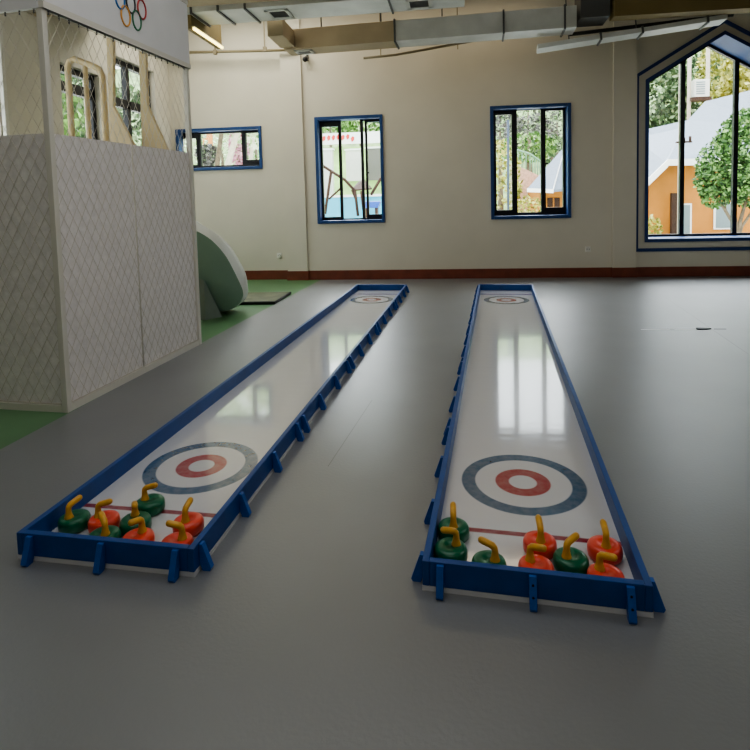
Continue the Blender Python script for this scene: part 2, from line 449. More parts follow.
# fascia: front (with rings), near side, rear side, far side
def fas(x0, x1, y0, y1):
    return MB().box(x0, x1, y0, y1, CF, CH).build('fascia', M['fascia'], cage)
ff = fas(-.03, .012, P * 0 - .004, CD + .004)
MB().box(-.02, .022, -.006, CD + .006, CF, CF + .05).build('trim_strip', M['white_steel'], ff)
MB().box(-.02, .022, -.006, CD + .006, CH - .03, CH + .012).build('trim_strip', M['white_steel'], ff)
fs = fas(-CW - .004, -.031, -.008, .03)
def ring(v, z, colour):
    m = MB(); pts = []
    n = 40; rv, rz = .064, .088
    for k in range(n + 1):
        a = 2 * PI * k / n
        pts.append((.016, v + rv * math.cos(a), z + rz * math.sin(a)))
    m.tube(pts, .0085, 6, cap=False)
    return m.build('emblem_ring', colour, ff)
for nm, v, z, c in (('blue', .915, 3.425, (40, 110, 170)), ('black', 1.071, 3.435, (38, 38, 42)), ('red', 1.240, 3.432, (170, 58, 58)), ('yellow', .985, 3.295, (205, 150, 70)), ('green', 1.152, 3.305, (40, 110, 78))):
    ring(v, z, mat('emblem_' + nm, c, .5))
# lower fabric panels
LPx = -.028
MB().box(LPx - .006, LPx, P, 1.018, .055, CP).build('lower_panel', M['lower_panel'], cage)
MB().box(LPx - .006, LPx, 1.026, CD - P, .055, CP).build('lower_panel', M['lower_panel'], cage)
MB().box(-CW + P, -P, .026, .032, .055, CP).build('lower_panel', M['lower_panel'], cage)
MB().box(-CW + P, -P, CD - .032, CD - .026, .055, CP).build('lower_panel', M['lower_panel'], cage)
MB().tube([(-.02, 1.022, .055), (-.02, 1.022, CP)], .006, 6).build('seam_cord', M['net'], cage)
def net(length, z0, z1, place, w, h, r):
    """diamond mesh of cords over length x (z1-z0)"""
    m = MB(); slope = h / w
    H = z1 - z0
    for sgn in (1, -1):
        k0 = -int(H / h) - 2; k1 = int(length / w) + int(H / h) + 3
        for k in range(k0, k1):
            # u = k*w + sgn*(z-z0)/slope
            pts = []
            u_at = lambda z: k * w + sgn * (z - z0) / slope
            za, zb = z0, z1
            # clip to 0..length
            if sgn > 0:
                za = max(za, z0 + (0 - k * w) * slope); zb = min(zb, z0 + (length - k * w) * slope)
            else:
                za = max(za, z0 + (k * w - length) * slope); zb = min(zb, z0 + (k * w) * slope)
            if zb - za < .02: continue
            off = .004 * sgn
            m.tube([place(u_at(za), za, off), place(u_at(zb), zb, off)], r, 4, cap=False)
    m.tube([place(0, z1, 0), place(length, z1, 0)], r * 1.5, 4)
    m.tube([place(0, z0, 0), place(length, z0, 0)], r * 1.5, 4)
    return m
NW, NH, NR = .10, .17, .0026
net(CD - 2 * P - .01, .065, CF - .015, lambda u, z, o: (-.014 + o, P + .005 + u, z), NW, NH, NR).build('net', M['net'], cage)
net(CW - 2 * P - .01, .065, CF - .015, lambda u, z, o: (-P - .005 - u, .014 + o, z), NW, NH, NR).build('net', M['net'], cage)
for k in range(19):
    y = P + .03 + k * (CD - 2 * P - .06) / 18
    MB().tube([(-.014, y, CF + .002), (-.014, y, CF - .03)], .006, 5).build('net_tie', M['duct_dark'], cage)
for k in range(19):
    x = -P - .03 - k * (CW - 2 * P - .06) / 18
    MB().tube([(x, .014, CF + .002), (x, .014, CF - .03)], .006, 5).build('net_tie', M['duct_dark'], cage)

# ------------------------------------------------------------------ beige climbing frame behind the cage
cf = empty('climbing_frame', (-4.0, 6.6, 0))
tag(cf, 'beige climbing frame with slanted side boards, seen through the cage net', 'climbing frame')
def q2(px, py): v = at(px, py, 6.6); return (v.x + 4.0, v.z)
def fin(pts, y0, y1, name):
    MB().prism([q2(*p) for p in pts[:-2]] + [(q2(*pts[-2])[0], .0), (q2(*pts[-1])[0], .0)], y0, y1).build(name, M['beige'], cf, bevel=.006)
fin([(107, 38), (114, 40), (114, 106), (135, 146), (135, 146), (107, 146)], -.02, .04, 'side_board')
fin([(134, 48), (141, 50), (143, 104), (164, 150), (164, 150), (134, 150)], .10, .16, 'side_board')
a0, a1 = q2(62, 60), q2(97, 66)
pts = [(a0[0], .1, 0), (a0[0], .1, a0[1] - .06), (a0[0] + .03, .1, a0[1] + .0), (a0[0] + .09, .1, a0[1] + .03), (a1[0] - .1, .1, a1[1] + .02), (a1[0] - .03, .1, a1[1] - .02), (a1[0], .1, a1[1] - .1), (a1[0], .1, 0)]
MB().tube(pts, .04, 10).build('hoop', M['beige'], cf)
b0 = q2(80, 66)
MB().tube([(b0[0], .1, 0), (b0[0], .1, b0[1] + .02)], .03, 10).build('upright', M['beige'], cf)
MB().box(a0[0] - .1, q2(164, 150)[0], .06, .1, .9, 1.0).build('rail', M['beige'], cf)

# ------------------------------------------------------------------ green dome and floor mat
dome = empty('foam_dome', (-3.9, 7.7, 0))
tag(dome, 'green foam dome with pale rim leaning on the green floor behind the cage', 'play dome')
inn = [(199, 232), (212, 240.5), (225, 255), (234, 271), (241.6, 287), (243, 296), (239, 304), (230, 309.5), (222, 311.5)]
out = [(197.6, 222.5), (212, 231), (225, 243.6), (234.5, 259), (242, 274), (244.3, 288), (244, 297), (239.5, 304.5), (230, 310), (222, 312)]
inn.insert(5, (242.8, 291))
cx = 0.0
def loop(pix, Y):
    pts = []
    for p in pix:
        v = at(p[0], p[1], Y); pts.append((v.x + 3.9, max(v.z, .0)))
    x0 = pts[0][0]
    full = pts + [(-.0 - (p[0] - x0) + 2 * (x0) - 2 * x0 - (.9 - x0 * 0) + .9 - .62, p[1]) for p in []]
    return pts
fi, fo = loop(inn, 7.55), loop(out, 7.72)
def smooth(p, n=4):
    q = []
    for i in range(len(p) - 1):
        a, b, c, d = p[max(i - 1, 0)], p[i], p[i + 1], p[min(i + 2, len(p) - 1)]
        for k in range(n):
            t = k / n
            q.append(tuple(.5 * (2 * b[e] + (c[e] - a[e]) * t + (2 * a[e] - 5 * b[e] + 4 * c[e] - d[e]) * t * t + (3 * b[e] - a[e] - 3 * c[e] + d[e]) * t ** 3) for e in (0, 1)))
    return q + [p[-1]]
fi, fo = smooth(fi), smooth(fo)
def mirror(pts, c): return pts + [(2 * c - p[0], p[1]) for p in pts[::-1]]
cxm = fi[0][0] - .22
topz = fi[0][1] + .08; topo = fo[0][1] + .10
fI = [(p[0], -.15, p[1]) for p in fi]; fO = [(p[0], .02, p[1]) for p in fo]
LI = fI[::-1] + [(cxm, -.15, topz)] + [(2 * cxm - p[0], p[1], p[2]) for p in fI]
LO = fO[::-1] + [(cxm, .02, topo)] + [(2 * cxm - p[0], p[1], p[2]) for p in fO]
n = len(LI)
c0 = (cxm, -.26, .62)
m = MB()
mid = [tuple(c0[i] * .45 + LI[k][i] * .55 - (.05 if i == 1 else 0) for i in range(3)) for k in range(n)]
m.add([c0] + mid + LI, [(0, 1 + k, 1 + (k + 1) % n) for k in range(n)] + [(1 + k, 1 + n + k, 1 + n + (k + 1) % n, 1 + (k + 1) % n) for k in range(n)], 0, True)
m.build('face', M['dome_green'], dome)
LB = [(cxm + (p[0] - cxm) * .93, p[1] + .3, p[2] * .93) for p in LO]
m = MB()
m.add(LI + LO + LB + [(cxm, .34, .6)], [(k, n + k, n + (k + 1) % n, (k + 1) % n) for k in range(n)] + [(n + k, 2 * n + k, 2 * n + (k + 1) % n, n + (k + 1) % n) for k in range(n)] + [(2 * n + k, 3 * n, 2 * n + (k + 1) % n) for k in range(n)], 0, True)
m.build('rim', M['dome_rim'], dome)
g0 = at(222, 311, 7.5); g1 = at(203, 320.5, 7.2); g2 = at(203, 281, 7.3)
b = MB()
vs = [(g0.x + 3.9, -.2, 0), (g1.x + 3.9, -.42, 0), (g1.x + 3.9 - .5, -.42, 0), (g1.x + 3.9 - .5, -.1, 0), (g2.x + 3.9, -.36, g2.z), (g2.x + 3.9 - .5, -.36, g2.z + .2)]
b.add(vs, [(0, 4, 1), (1, 4, 5, 2), (2, 5, 3), (0, 3, 5, 4), (0, 1, 2, 3)])
b.build('base_wedge', M['dome_base'], dome)

fm = empty('floor_mat', (-2.6, 8.4, 0))
tag(fm, 'low dark mat with worn top lying beside the green dome', 'mat')
pl = [(0.01, 0), (.02, .92), (-.76, .86), (-.62, -.05)]
MB().prism(pl, 0, .045, axis='z').build('edge', M['mat_edge'], fm, bevel=.005)
c = (-.34, .43)
MB().prism([(c[0] + (p[0] - c[0]) * .94, c[1] + (p[1] - c[1]) * .94) for p in pl], .0455, .049, axis='z').build('top_sheet', M['mat_top'], fm)

# ------------------------------------------------------------------ wall fittings
def socket(x, y, z, label):
    t = tag(empty('wall_socket', (x, y, z)), label, 'wall socket', 'white wall sockets')
    MB().box(-.05, .05, -.014, 0, -.05, .05).build('plate', M['socket'], t, bevel=.004)
    m = MB()
    for dx in (-.02, .02): m.box(dx - .004, dx + .004, -.0155, -.0138, -.016, .012)
    m.box(-.004, .004, -.0155, -.0138, .016, .026)
    m.build('slots', M['vent_dark'], t)
socket(-3.29, YB + .1, .49, 'white wall socket left of the narrow pillar, above the skirting')
socket(2.70, YB, .535, 'white wall socket under the right of the two tall windows')
sc = tag(empty('security_camera', (-2.55, YB, 4.30)), 'small black security camera high on the back wall', 'security camera')
MB().box(-.02, .02, -.02, 0, -.02, .1).tube([(0, -.02, .06), (0, -.09, .03)], .012, 8).build('bracket', M['camera_black'], sc)
MB().tube([(0, -.06, .03), (-.005, -.2, -.03), (-.006, -.22, -.038)], [.045, .05, .04], 12).build('housing', M['camera_black'], sc)

# floor litter on the right
tag(MB().box(2.255, 2.575, 6.76, 6.79, .0005, .002).build('tape_strip', M['tape']), 'thin white tape strip on the grey floor, left of the two right of the lanes', 'tape')
tag(MB().box(2.617, 2.865, 6.76, 6.79, .0005, .002).build('tape_strip', M['tape']), 'thin white tape strip on the grey floor, ending at a black scrap', 'tape')
m = MB()
m.prism([(2.86, 6.78), (2.9, 6.765), (2.96, 6.775), (3.03, 6.80), (2.95, 6.83), (2.88, 6.84)], .0005, .012, axis='z')
m.box(3.06, 3.19, 6.80, 6.81, .0005, .003)
tag(m.build('floor_scrap', M['scrap']), 'black scrap lying on the grey floor at the end of the tape', 'scrap')
# faint floor seams
m = MB()
m.prism([(-.583, 4.36), (-.578, 4.36), (-.706, 3.24), (-.711, 3.24)], .0002, .0008, axis='z')
m.prism([(3.314, 9.05), (3.320, 9.05), (2.912, 5.765), (2.906, 5.765)], .0002, .0008, axis='z')
tag(m.build('trim_1', mat('floor_seam', (116, 117, 117), .37)), kind='structure')

# ------------------------------------------------------------------ ceiling services
def duct_between(name, a, b, dep, z0, z1, label, flanges=(), vents=(), mname='duct', rise=0, split=0):
    """rectangular duct whose near bottom edge runs from a to b (x,y)"""
    ax, ay = a; bx, by = b
    L = math.hypot(bx - ax, by - ay); ang = math.atan2(by - ay, bx - ax)
    t = tag(empty(name, (ax, ay, z0), ang), label, 'air duct' if 'duct' in name else name.replace('_', ' '))
    t.rotation_euler = (0, -math.atan2(rise, L), ang)
    if split: MB().box(0, split, 0, dep, 0, z1 - z0).build('warm_lit_casing', M['brown_beam'], t, bevel=.004)  # brown colour paints in the warm light on the duct's left part
    MB().box(split + .001 * (split > 0), L, 0, dep, 0, z1 - z0).build('casing', M[mname], t, bevel=.004)
    for u in flanges:
        m = MB(); k = .022
        m.box(u - .014, u + .014, -k, dep + k, -k, 0); m.box(u - .014, u + .014, -k, dep + k, z1 - z0, z1 - z0 + k)
        m.box(u - .014, u + .014, -k, 0, 0, z1 - z0); m.box(u - .014, u + .014, dep, dep + k, 0, z1 - z0)
        m.build('flange', M['duct_dark'], t)
    for (u, wd) in vents:
        m = MB()
        y0, y1 = dep * .2, dep * .8
        m.box(u - wd / 2, u + wd / 2, y0, y0 + .05, -.02, 0); m.box(u - wd / 2, u + wd / 2, y1 - .05, y1, -.02, 0)
        m.box(u - wd / 2, u - wd / 2 + .05, y0, y1, -.02, 0); m.box(u + wd / 2 - .05, u + wd / 2, y0, y1, -.02, 0)
        f = m.build('vent_frame', M['vent'], t)
        s = MB()
        for k in range(6):
            yy = y0 + .06 + k * (y1 - y0 - .12) / 5
            s.box(u - wd / 2 + .05, u + wd / 2 - .05, yy - .01, yy + .01, -.014, -.004)
        s.build('vent_slats', M['duct_dark'], f)
        MB().box(u - wd / 2 + .05, u + wd / 2 - .05, y0 + .05, y1 - .05, -.003, -.001).build('vent_recess', M['vent_dark'], f)
    return t
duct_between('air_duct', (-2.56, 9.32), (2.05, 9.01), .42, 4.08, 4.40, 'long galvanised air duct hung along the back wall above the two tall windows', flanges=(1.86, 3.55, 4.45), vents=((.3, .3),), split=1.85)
duct_between('air_duct', (-5.3, 7.95), (.35, 7.83), .62, 4.30, 4.62, 'galvanised air duct with two square vents, nearer than the long wall duct', flanges=(.62, 1.2, 1.8, 2.2, 2.6, 4.62), vents=((3.0, .34), (5.02, .36)))
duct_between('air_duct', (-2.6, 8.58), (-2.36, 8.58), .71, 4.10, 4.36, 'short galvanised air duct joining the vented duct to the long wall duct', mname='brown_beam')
duct_between('air_duct', (2.10, 8.98), (2.52, 8.96), .5, 4.20, 4.75, 'short grey duct box at the right end of the long wall duct', mname='duct_dark')
duct_between('air_duct', (1.55, 9.45), (4.25, 9.15), .35, 3.90, 3.97, 'flat pale duct tray below the olive beam, left of the gabled window', flanges=(.95, 1.55, 2.45), rise=.21)
for u in (.5, 1.5, 2.5):
    tr = bpy.data.objects['air_duct.004']
    MB().tube([(u, .17, .07), (u, .17, 1.35 - u * .078)], .01, 6).build('hanger', M['duct_dark'], tr)
# cable along the tray, beams
MB_t = MB().tube([(2.06, 9.6, 4.13), (4.5, 9.55, 4.27)], .03, 8).build('cable_pipe', M['vent_dark'])
tag(MB_t, 'dark thin pipe running under the olive beam towards the gabled window', 'pipe')
tag(MB().box(2.56, 4.9, 8.9, 9.15, 4.17, 4.75).build('beam_1', M['olive']), kind='structure')
tag(MB().box(XL, XR, 7.0, 7.35, 4.18, 4.5).build('beam_2', M['brown_beam']), kind='structure')
lb = MB().box(-3.62, -3.55, 8.0, 9.15, 4.1, 4.6)
tag(lb.build('beam_3', M['olive']), kind='structure')
ls = tag(empty('led_strip_light', (-3.54, 8.05, 4.1)), 'glowing warm strip light along the bottom of a side beam, upper left', 'strip light')
MB().box(-.008, .02, 0, 1.08, .0, .035).build('diffuser', M['led'], ls)
MB().box(-.01, .024, -.02, 1.1, .035, .05).build('housing', M['vent'], ls)
wp = tag(empty('wall_pipe', (0, YB - .15, 0)), 'thin pipe along the top of the back wall, left of the long duct', 'pipe')
MB().tube([(XL, 0, 4.56), (-2.75, 0, 4.47)], .028, 8).build('tube', M['pipe'], wp)
for x in (-4.35, -3.35):
    MB().box(x - .012, x + .012, -.012, .012, 4.5 if x < -4 else 4.5, ZC).box(x - .03, x + .03, -.035, .035, 4.47 if x > -4 else 4.47, 4.56).build('hanger', M['pipe'], wp)
p2 = tag(empty('drain_pipe', (0, 0, 0)), 'thin rusty pipe with a valve slung under the long wall duct', 'pipe')
MB().tube([(-1.3, 9.85, 4.0), (-.74, 9.83, 4.02), (1.10, 9.65, 4.20)], .022, 8).build('tube', M['pipe'], p2)
MB().tube([(1.10, 9.65, 4.13), (1.10, 9.65, 4.3)], .035, 8).build('valve', M['vent_dark'], p2)
for i, (x, y) in enumerate(((-1.0, 9.84), (.3, 9.73))):
    MB().box(x - .008, x + .008, y - .008, y + .008, 4.03, ZC).build('hanger', M['pipe'], p2)
for i, (x, lab) in enumerate(((-1.95, 'thin hanger rod above the left part of the long wall duct'), (-.95, 'thin hanger rod above the middle of the long wall duct'), (.05, 'thin hanger rod above the right part of the long wall duct'))):
    tag(MB().tube([(x, 9.5, 4.41), (x, 9.5, ZC)], .012, 6).build('hanger_rod', M['duct_dark']), lab, 'hanger rod', 'hanger rods over the wall duct')

# ------------------------------------------------------------------ outside
M['paving'] = mat('outside_paving', (205, 205, 196), .8, noise=.1, nscale=.4)
M['grass'] = mat('outside_grass', (124, 158, 84), .9, noise=.2, nscale=.8)
M['hill'] = mat('hill_undergrowth', (120, 142, 92), .9, noise=.45, nscale=1.2)
M['house_wall'] = mat('house_orange_wall', (186, 124, 48), .7, noise=.12, nscale=1.5)
M['roof'] = mat('roof_grey_shingle', (112, 122, 134), .7, noise=.06, nscale=6)
M['white_trim'] = mat('house_white_fascia', (240, 240, 236), .6)
M['pane_grey'] = mat('house_pane', (120, 136, 138), .3)
M['timber'] = mat('timber_dark', (62, 42, 30), .8, noise=.2, nscale=8)
M['bark'] = mat('bark', (112, 100, 82), .9, noise=.3, nscale=9)
M['bark_pale'] = mat('bark_pale', (205, 196, 176), .9, noise=.15, nscale=9)
M['concrete'] = mat('pole_concrete', (180, 170, 152), .8, noise=.1)
M['brick'] = mat('retaining_wall_pink', (206, 168, 148), .9, noise=.25, nscale=9)
M['cyan'] = mat('pool_cyan', (84, 184, 214), .4, noise=.08, nscale=2)
M['blue_toy'] = mat('blue_boat', (40, 84, 168), .4)
M['steel_blue'] = mat('steel_blue_pole', (58, 70, 88), .5)
M['rail_green'] = mat('railing_green', (120, 160, 128), .6)
M['red'] = mat('banner_red', (214, 70, 60), .7)
M['orange'] = mat('orange_board', (226, 150, 90), .7)

def leaf_mat(name, cols):
    m = bpy.data.materials.new(name); m.use_nodes = True
    nt = m.node_tree; N = nt.nodes; L = nt.links; b = N['Principled BSDF']
    g = N.new('ShaderNodeNewGeometry'); r = N.new('ShaderNodeValToRGB')
    while len(r.color_ramp.elements) < len(cols): r.color_ramp.elements.new(.5)
    for i, c in enumerate(cols):
        r.color_ramp.elements[i].position = i / (len(cols) - 1); r.color_ramp.elements[i].color = srgb(c)
    L.new(g.outputs['Random Per Island'], r.inputs['Fac']); L.new(r.outputs['Color'], b.inputs['Base Color'])
    b.inputs['Roughness'].default_value = .7
    return m
M['leaf_dark'] = leaf_mat('leaves_dark', [(34, 54, 32), (64, 90, 54), (98, 122, 80), (136, 150, 114)])
M['leaf_mid'] = leaf_mat('leaves_mid', [(46, 76, 34), (84, 120, 54), (118, 156, 80), (170, 198, 128)])
M['leaf_yellow'] = leaf_mat('leaves_yellow', [(96, 100, 40), (142, 142, 60), (182, 178, 88), (206, 204, 140)])
M['leaf_grey'] = leaf_mat('leaves_grey', [(54, 56, 52), (88, 87, 83), (122, 118, 112), (100, 120, 82)])
M['leaf_round'] = leaf_mat('leaves_round', [(30, 56, 26), (60, 94, 44), (92, 132, 66), (140, 170, 104)])
M['leaf_pale'] = leaf_mat('leaves_pale', [(120, 150, 92), (170, 196, 140), (214, 226, 190), (240, 244, 228)])
M['leaf_pink'] = leaf_mat('leaves_pink', [(170, 110, 130), (214, 160, 176), (232, 196, 200)])

def leaves(blobs, n, size, seed):
    """small leaf faces scattered through ellipsoids (centre, radii)"""
    R = random.Random(seed); m = MB()
    tot = sum(b[1][0] * b[1][2] for b in blobs)
    for c, r in blobs:
        k = max(20, int(n * r[0] * r[2] / tot))
        for _ in range(k):
            while True:
                d = Vector((R.gauss(0, 1), R.gauss(0, 1), R.gauss(0, 1)))
                if d.length > .01: break
            d.normalize(); s = R.uniform(.55, 1.0) ** .5
            p = Vector((c[0] + d.x * r[0] * s, c[1] + d.y * r[1] * s, c[2] + d.z * r[2] * s))
            a = Vector((R.gauss(0, 1), R.gauss(0, 1), R.gauss(0, 1))).normalized()
            bb = a.cross(Vector((R.gauss(0, 1), R.gauss(0, 1), R.gauss(0, 1)))).normalized()
            sz = size * R.uniform(.6, 1.3)
            m.add([p - a * sz, p + bb * sz * .6, p + a * sz, p - bb * sz * .6], [(0, 1, 2, 3)])
    return m
def tree(label, base, blobs, leafm, n, size, trunk=True, name='tree', cat='tree', group=None, stems=None, bark='bark', seed=1):
    t = tag(empty(name, base), label, cat, group)
    off = Vector(base)
    lb = [((c[0] - off.x, c[1] - off.y, c[2] - off.z), r) for c, r in blobs]
    leaves(lb, n, size, seed).build('foliage', M[leafm], t)
    core = MB()
    if stems:
        for pts, r0, r1 in stems:
            pts = [Vector(p) - off for p in pts]
            core.tube(pts, [r0 + (r1 - r0) * i / (len(pts) - 1) for i in range(len(pts))], 7)
        core.build('trunk', M[bark], t)
    elif trunk:
        c = lb[0][0]
        core.tube([(0, 0, 0), (c[0] * .4, c[1] * .4, c[2] * .5), (c[0], c[1], c[2])], [.16, .12, .05], 7)
        core.build('trunk', M[bark], t)
    return t

GZ = -.1
tag(MB().box(-60, 60, YB + .8, 110, GZ - .2, GZ).build('ground', M['paving']), kind='structure')
tag(MB().box(-60, XL - .8, -20, YB + .8, GZ - .2, GZ).build('ground.001', M['paving']), kind='structure')
# hillside behind everything
m = MB(); nx, ny = 40, 14; vs = []; R = random.Random(4)
for j in range(ny):
    for i in range(nx):
        x = -60 + 120 * i / (nx - 1); y = 33 + 40 * j / (ny - 1)
        vs.append((x, y, GZ - .02 + (j / (ny - 1)) ** 1.1 * 20 + R.uniform(-.3, .3) * (j > 0)))
m.add(vs, [(j * nx + i, j * nx + i + 1, (j + 1) * nx + i + 1, (j + 1) * nx + i) for j in range(ny - 1) for i in range(nx - 1)], 0, True)
tag(m.build('hill', M['hill']), kind='structure')

# --- orange house seen through the gabled window
hs = tag(empty('house', (8.5, 21, GZ)), 'orange house with grey shingle roof and white eaves outside the gabled window', 'house')
ho = Vector((8.5, 21, GZ))
def hv(px, py, Y): return at(px, py, Y) - ho
def hpart(name, m, mname, parent=hs, bevel=0): return m.build(name, M[mname], parent)
wl, wr = hv(641, 200, 21).x, 9.0
e0 = hv(668, 163, 21).z; e1 = hv(640, 192, 21).z
m = MB(); ex = hv(668, 163, 21).x
m.prism([(wl - .8, 0), (wr, 0), (wr, e0), (ex, e0), (wl, e1), (wl - .8, e1 - .8)], 0, .3); m.box(wl + .3, wr, .3, 7, 0, e1)
hpart('wall', m, 'house_wall')
m = MB()
def slab(m, pts, th=.12):
    n = len(pts); lo = [Vector(p) - Vector((0, 0, th)) for p in pts]
    m.add(list(pts) + lo, [list(range(n)), [n + i for i in range(n)][::-1]] + [(i, n + i, n + (i + 1) % n, (i + 1) % n) for i in range(n)])
pA, pB, pC = hv(632, 195, 20.4), hv(668, 160, 20.4), hv(790, 158, 20.4)
pD, pE, pF = hv(708, 135, 23), hv(688, 120, 25), hv(630, 133, 24.5)
slab(m, [pA, pB, pE, pF]); slab(m, [pB, pD, pE]); slab(m, [pB, pC, hv(800, 130, 23), pD])
slab(m, [pD, hv(800, 130, 23), hv(800, 78, 27), hv(705, 101.5, 27), pE])
hpart('roof', m, 'roof')
m = MB()
def bar(m, a, b, w, h):
    a, b = Vector(a), Vector(b)
    m.add([a, b, b + Vector((0, w, 0)), a + Vector((0, w, 0)), a - Vector((0, 0, h)), b - Vector((0, 0, h)), b + Vector((0, w, -h)), a + Vector((0, w, -h))], [(0, 1, 2, 3), (7, 6, 5, 4), (0, 4, 5, 1), (1, 5, 6, 2), (2, 6, 7, 3), (3, 7, 4, 0)])
dy = Vector((0, -.02, .03))
bar(m, pA + dy, pB + dy, .06, .26); bar(m, pB + dy, pC + dy, .06, .22)
hpart('fascia', m, 'white_trim')
for (a, b_, c, d) in ((683, 690, 205, 240), (716, 731, 204, 228)):
    x0, x1 = hv(a, 200, 20.95).x, hv(b_, 200, 20.95).x; z0, z1 = hv(a, d, 20.95).z, hv(a, c, 20.95).z
    z0 = max(z0, .05)
    fo_ = hpart('house_window', MB().box(x0 - .06, x1 + .06, -.06, 0, z0 - .05, z1 + .05), 'white_trim')
    MB().box(x0, x1, -.075, -.061, z0, z1).build('pane', M['pane_grey'], fo_)
x0 = hv(674, 200, 20.8).x
hpart('post', MB().box(x0 - .1, x0 + .1, -.3, -.12, 0, hv(674, 193, 20.8).z), 'timber')  # dark upright stands in for the pole's shadow on the house

up_ = tag(empty('utility_pole', (at(679, 235, 19).x, 19, GZ)), 'slim concrete utility pole in front of the orange house', 'utility pole')
zt = at(683, 60, 19).z - GZ
MB().tube([(0, 0, 0), (0, 0, zt)], [.06, .05], 10).build('shaft', M['concrete'], up_)
z = at(680, 143, 19).z - GZ
MB().box(-.12, .34, -.05, .05, z, z + .05).tube([(.3, 0, z), (.3, 0, z + .2)], .04, 8).tube([(.12, 0, z), (.12, 0, z + .16)], .04, 8).build('crossarm', M['timber'], up_)

ub = tag(empty('transformer_box', (at(700, 100, 29.6).x, 29.6, 0)), 'white louvred transformer box on twin poles above the grey roof', 'transformer')
c0 = at(692, 98, 29.6); c1 = at(707, 80, 29.6); bx = at(700, 100, 29.6).x
MB().box(c0.x - bx, c1.x - bx, -.3, .3, c0.z, c1.z).build('cabinet', M['vent'], ub, bevel=.02)
m = MB()
for k in range(6):
    zz = c0.z + (c1.z - c0.z) * (.15 + .13 * k); m.box(c0.x - bx + .06, (c0.x + c1.x) / 2 - bx + .12, -.33, -.301, zz, zz + .05)
m.build('louvre', M['pane_grey'], ub)
for px in (689.5, 708): 
    x = at(px, 60, 29.6).x - bx; MB().tube([(x, 0, GZ), (x, 0, at(px, 30, 29.6).z)], .09, 8).build('pole', M['concrete'], ub)
MB().box(at(689, 99, 29.6).x - bx, at(709, 99, 29.6).x - bx, -.3, .3, c0.z - .16, c0.z - .01).build('platform', M['timber'], ub)

# round tree before the house
tb = at(736, 238, 18); tb.z = GZ
def T(px, py, Y=18): return tuple(at(px, py, Y))
blobs = [(T(738, 165), (1.15, 1.0, 1.0)), (T(722, 180), (.75, .7, .62)), (T(748, 140), (.9, .8, .8)), (T(716, 195), (.45, .4, .4)), (T(760, 180), (1.0, .8, .9)), (T(745, 122), (.45, .4, .4))]
stems = [([tb, T(734, 225), T(722, 205), T(712, 192)], .06, .03), ([tb, T(736, 225), T(733, 195), T(730, 160)], .06, .03), ([tb, T(740, 222), T(746, 200), T(752, 170)], .07, .03), ([tb, T(742, 226), T(756, 206), T(766, 180)], .05, .03), ([tb, T(735, 222), T(726, 212), T(724, 190)], .04, .02)]
tree('round leafy green tree with forked thin trunks before the orange house', tuple(tb), blobs, 'leaf_round', 8500, .072, stems=stems, name='round_tree', seed=3)
# trees behind the roof
for i, (px, py, Y, rx, rz, lm, lab) in enumerate((
    (662, 98, 33.2, 1.35, 2.4, 'leaf_dark', 'dark green tree left behind the grey roof, in the first pane of the gabled window'),
    (700, 62, 41, 2.5, 2.7, 'leaf_dark', 'dark green tree high behind the white transformer box'),
    (728, 80, 36.5, 1.8, 2.9, 'leaf_yellow', 'yellow green tree behind the transformer box and roof'),
    (752, 78, 30.5, 1.4, 1.8, 'leaf_yellow', 'yellow green tree at the far right edge of the gabled window'))):
    c = at(px, py, Y)
    tree(lab, (c.x, Y, GZ), [((c.x, Y, c.z), (rx, 1.5, rz)), ((c.x + .6, Y - .5, c.z - 1.2), (rx * .9, 1.3, rz * .7))], lm, 2400, .17, seed=20 + i, group='trees behind the orange house')
c = at(651, 232, 20.2)
tree('small pale bush at the corner of the orange house', (c.x, 20.2, GZ), [((c.x, 20.2, .3), (.35, .3, .45))], 'leaf_yellow', 300, .07, trunk=False, name='bush', cat='bush', seed=40)

# --- seen through the right tall window
pv = tag(empty('pavilion', (at(556, 200, 22).x, 22, GZ)), 'small orange pavilion with steep grey roof outside the right tall window', 'pavilion')
po = Vector((at(556, 200, 22).x, 22, GZ))
def V3(px, py, Y): return at(px, py, Y) - po
xl = V3(540, 195, 22).x; xr = V3(566, 195, 22).x; zt = V3(550, 186, 22).z
MB().box(xl, xr + .8, 0, 3, 0, zt).build('wall', M['house_wall'], pv)
m = MB()
ap = V3(565, 146, 23.5); a = V3(527, 189, 21.3); b = V3(553, 190, 21); c = V3(590, 186, 22)
slab(m, [a, b, ap], .08); slab(m, [b, c, ap], .08); slab(m, [a, ap, V3(560, 180, 26)], .08)
m.build('roof', M['roof'], pv)
m = MB(); bar(m, b + Vector((0, -.06, .05)), ap + Vector((0, -.06, .05)), .06, .16); bar(m, a + Vector((0, -.06, .03)), b + Vector((0, -.06, .03)), .06, .14)
m.build('fascia', M['white_trim'], pv)
for px in (550, 557):
    x = V3(px, 200, 22).x; z0 = V3(px, 207, 22).z
    MB().box(x - .1, x + .1, -.03, 0, z0, z0 + .35).build('pavilion_window', M['timber'], pv)
rw0, rw1 = at(512, 205, 25), at(548, 205, 25)
m = MB(); m.prism([(rw0.x, GZ), (rw1.x + 1, GZ), (rw1.x + 1, at(548, 182, 25).z - .4), (at(540, 176, 25).x, at(540, 176, 25).z), (at(512, 163, 25).x, at(512, 163, 25).z)], 25, 25.4)
tag(m.build('retaining_wall', M['brick']), 'sloping pinkish retaining wall outside the right tall window', 'retaining wall')
rl = tag(empty('railing', (0, 25.2, 0)), 'pale green railing on top of the pinkish retaining wall', 'railing')
m = MB(); top = [at(514, 149, 25.2), at(530, 154, 25.2), at(540, 161, 25.2), at(546, 172, 25.2)]; bot = [at(514, 163, 25.2), at(530, 170, 25.2), at(540, 176, 25.2), at(546, 180, 25.2)]
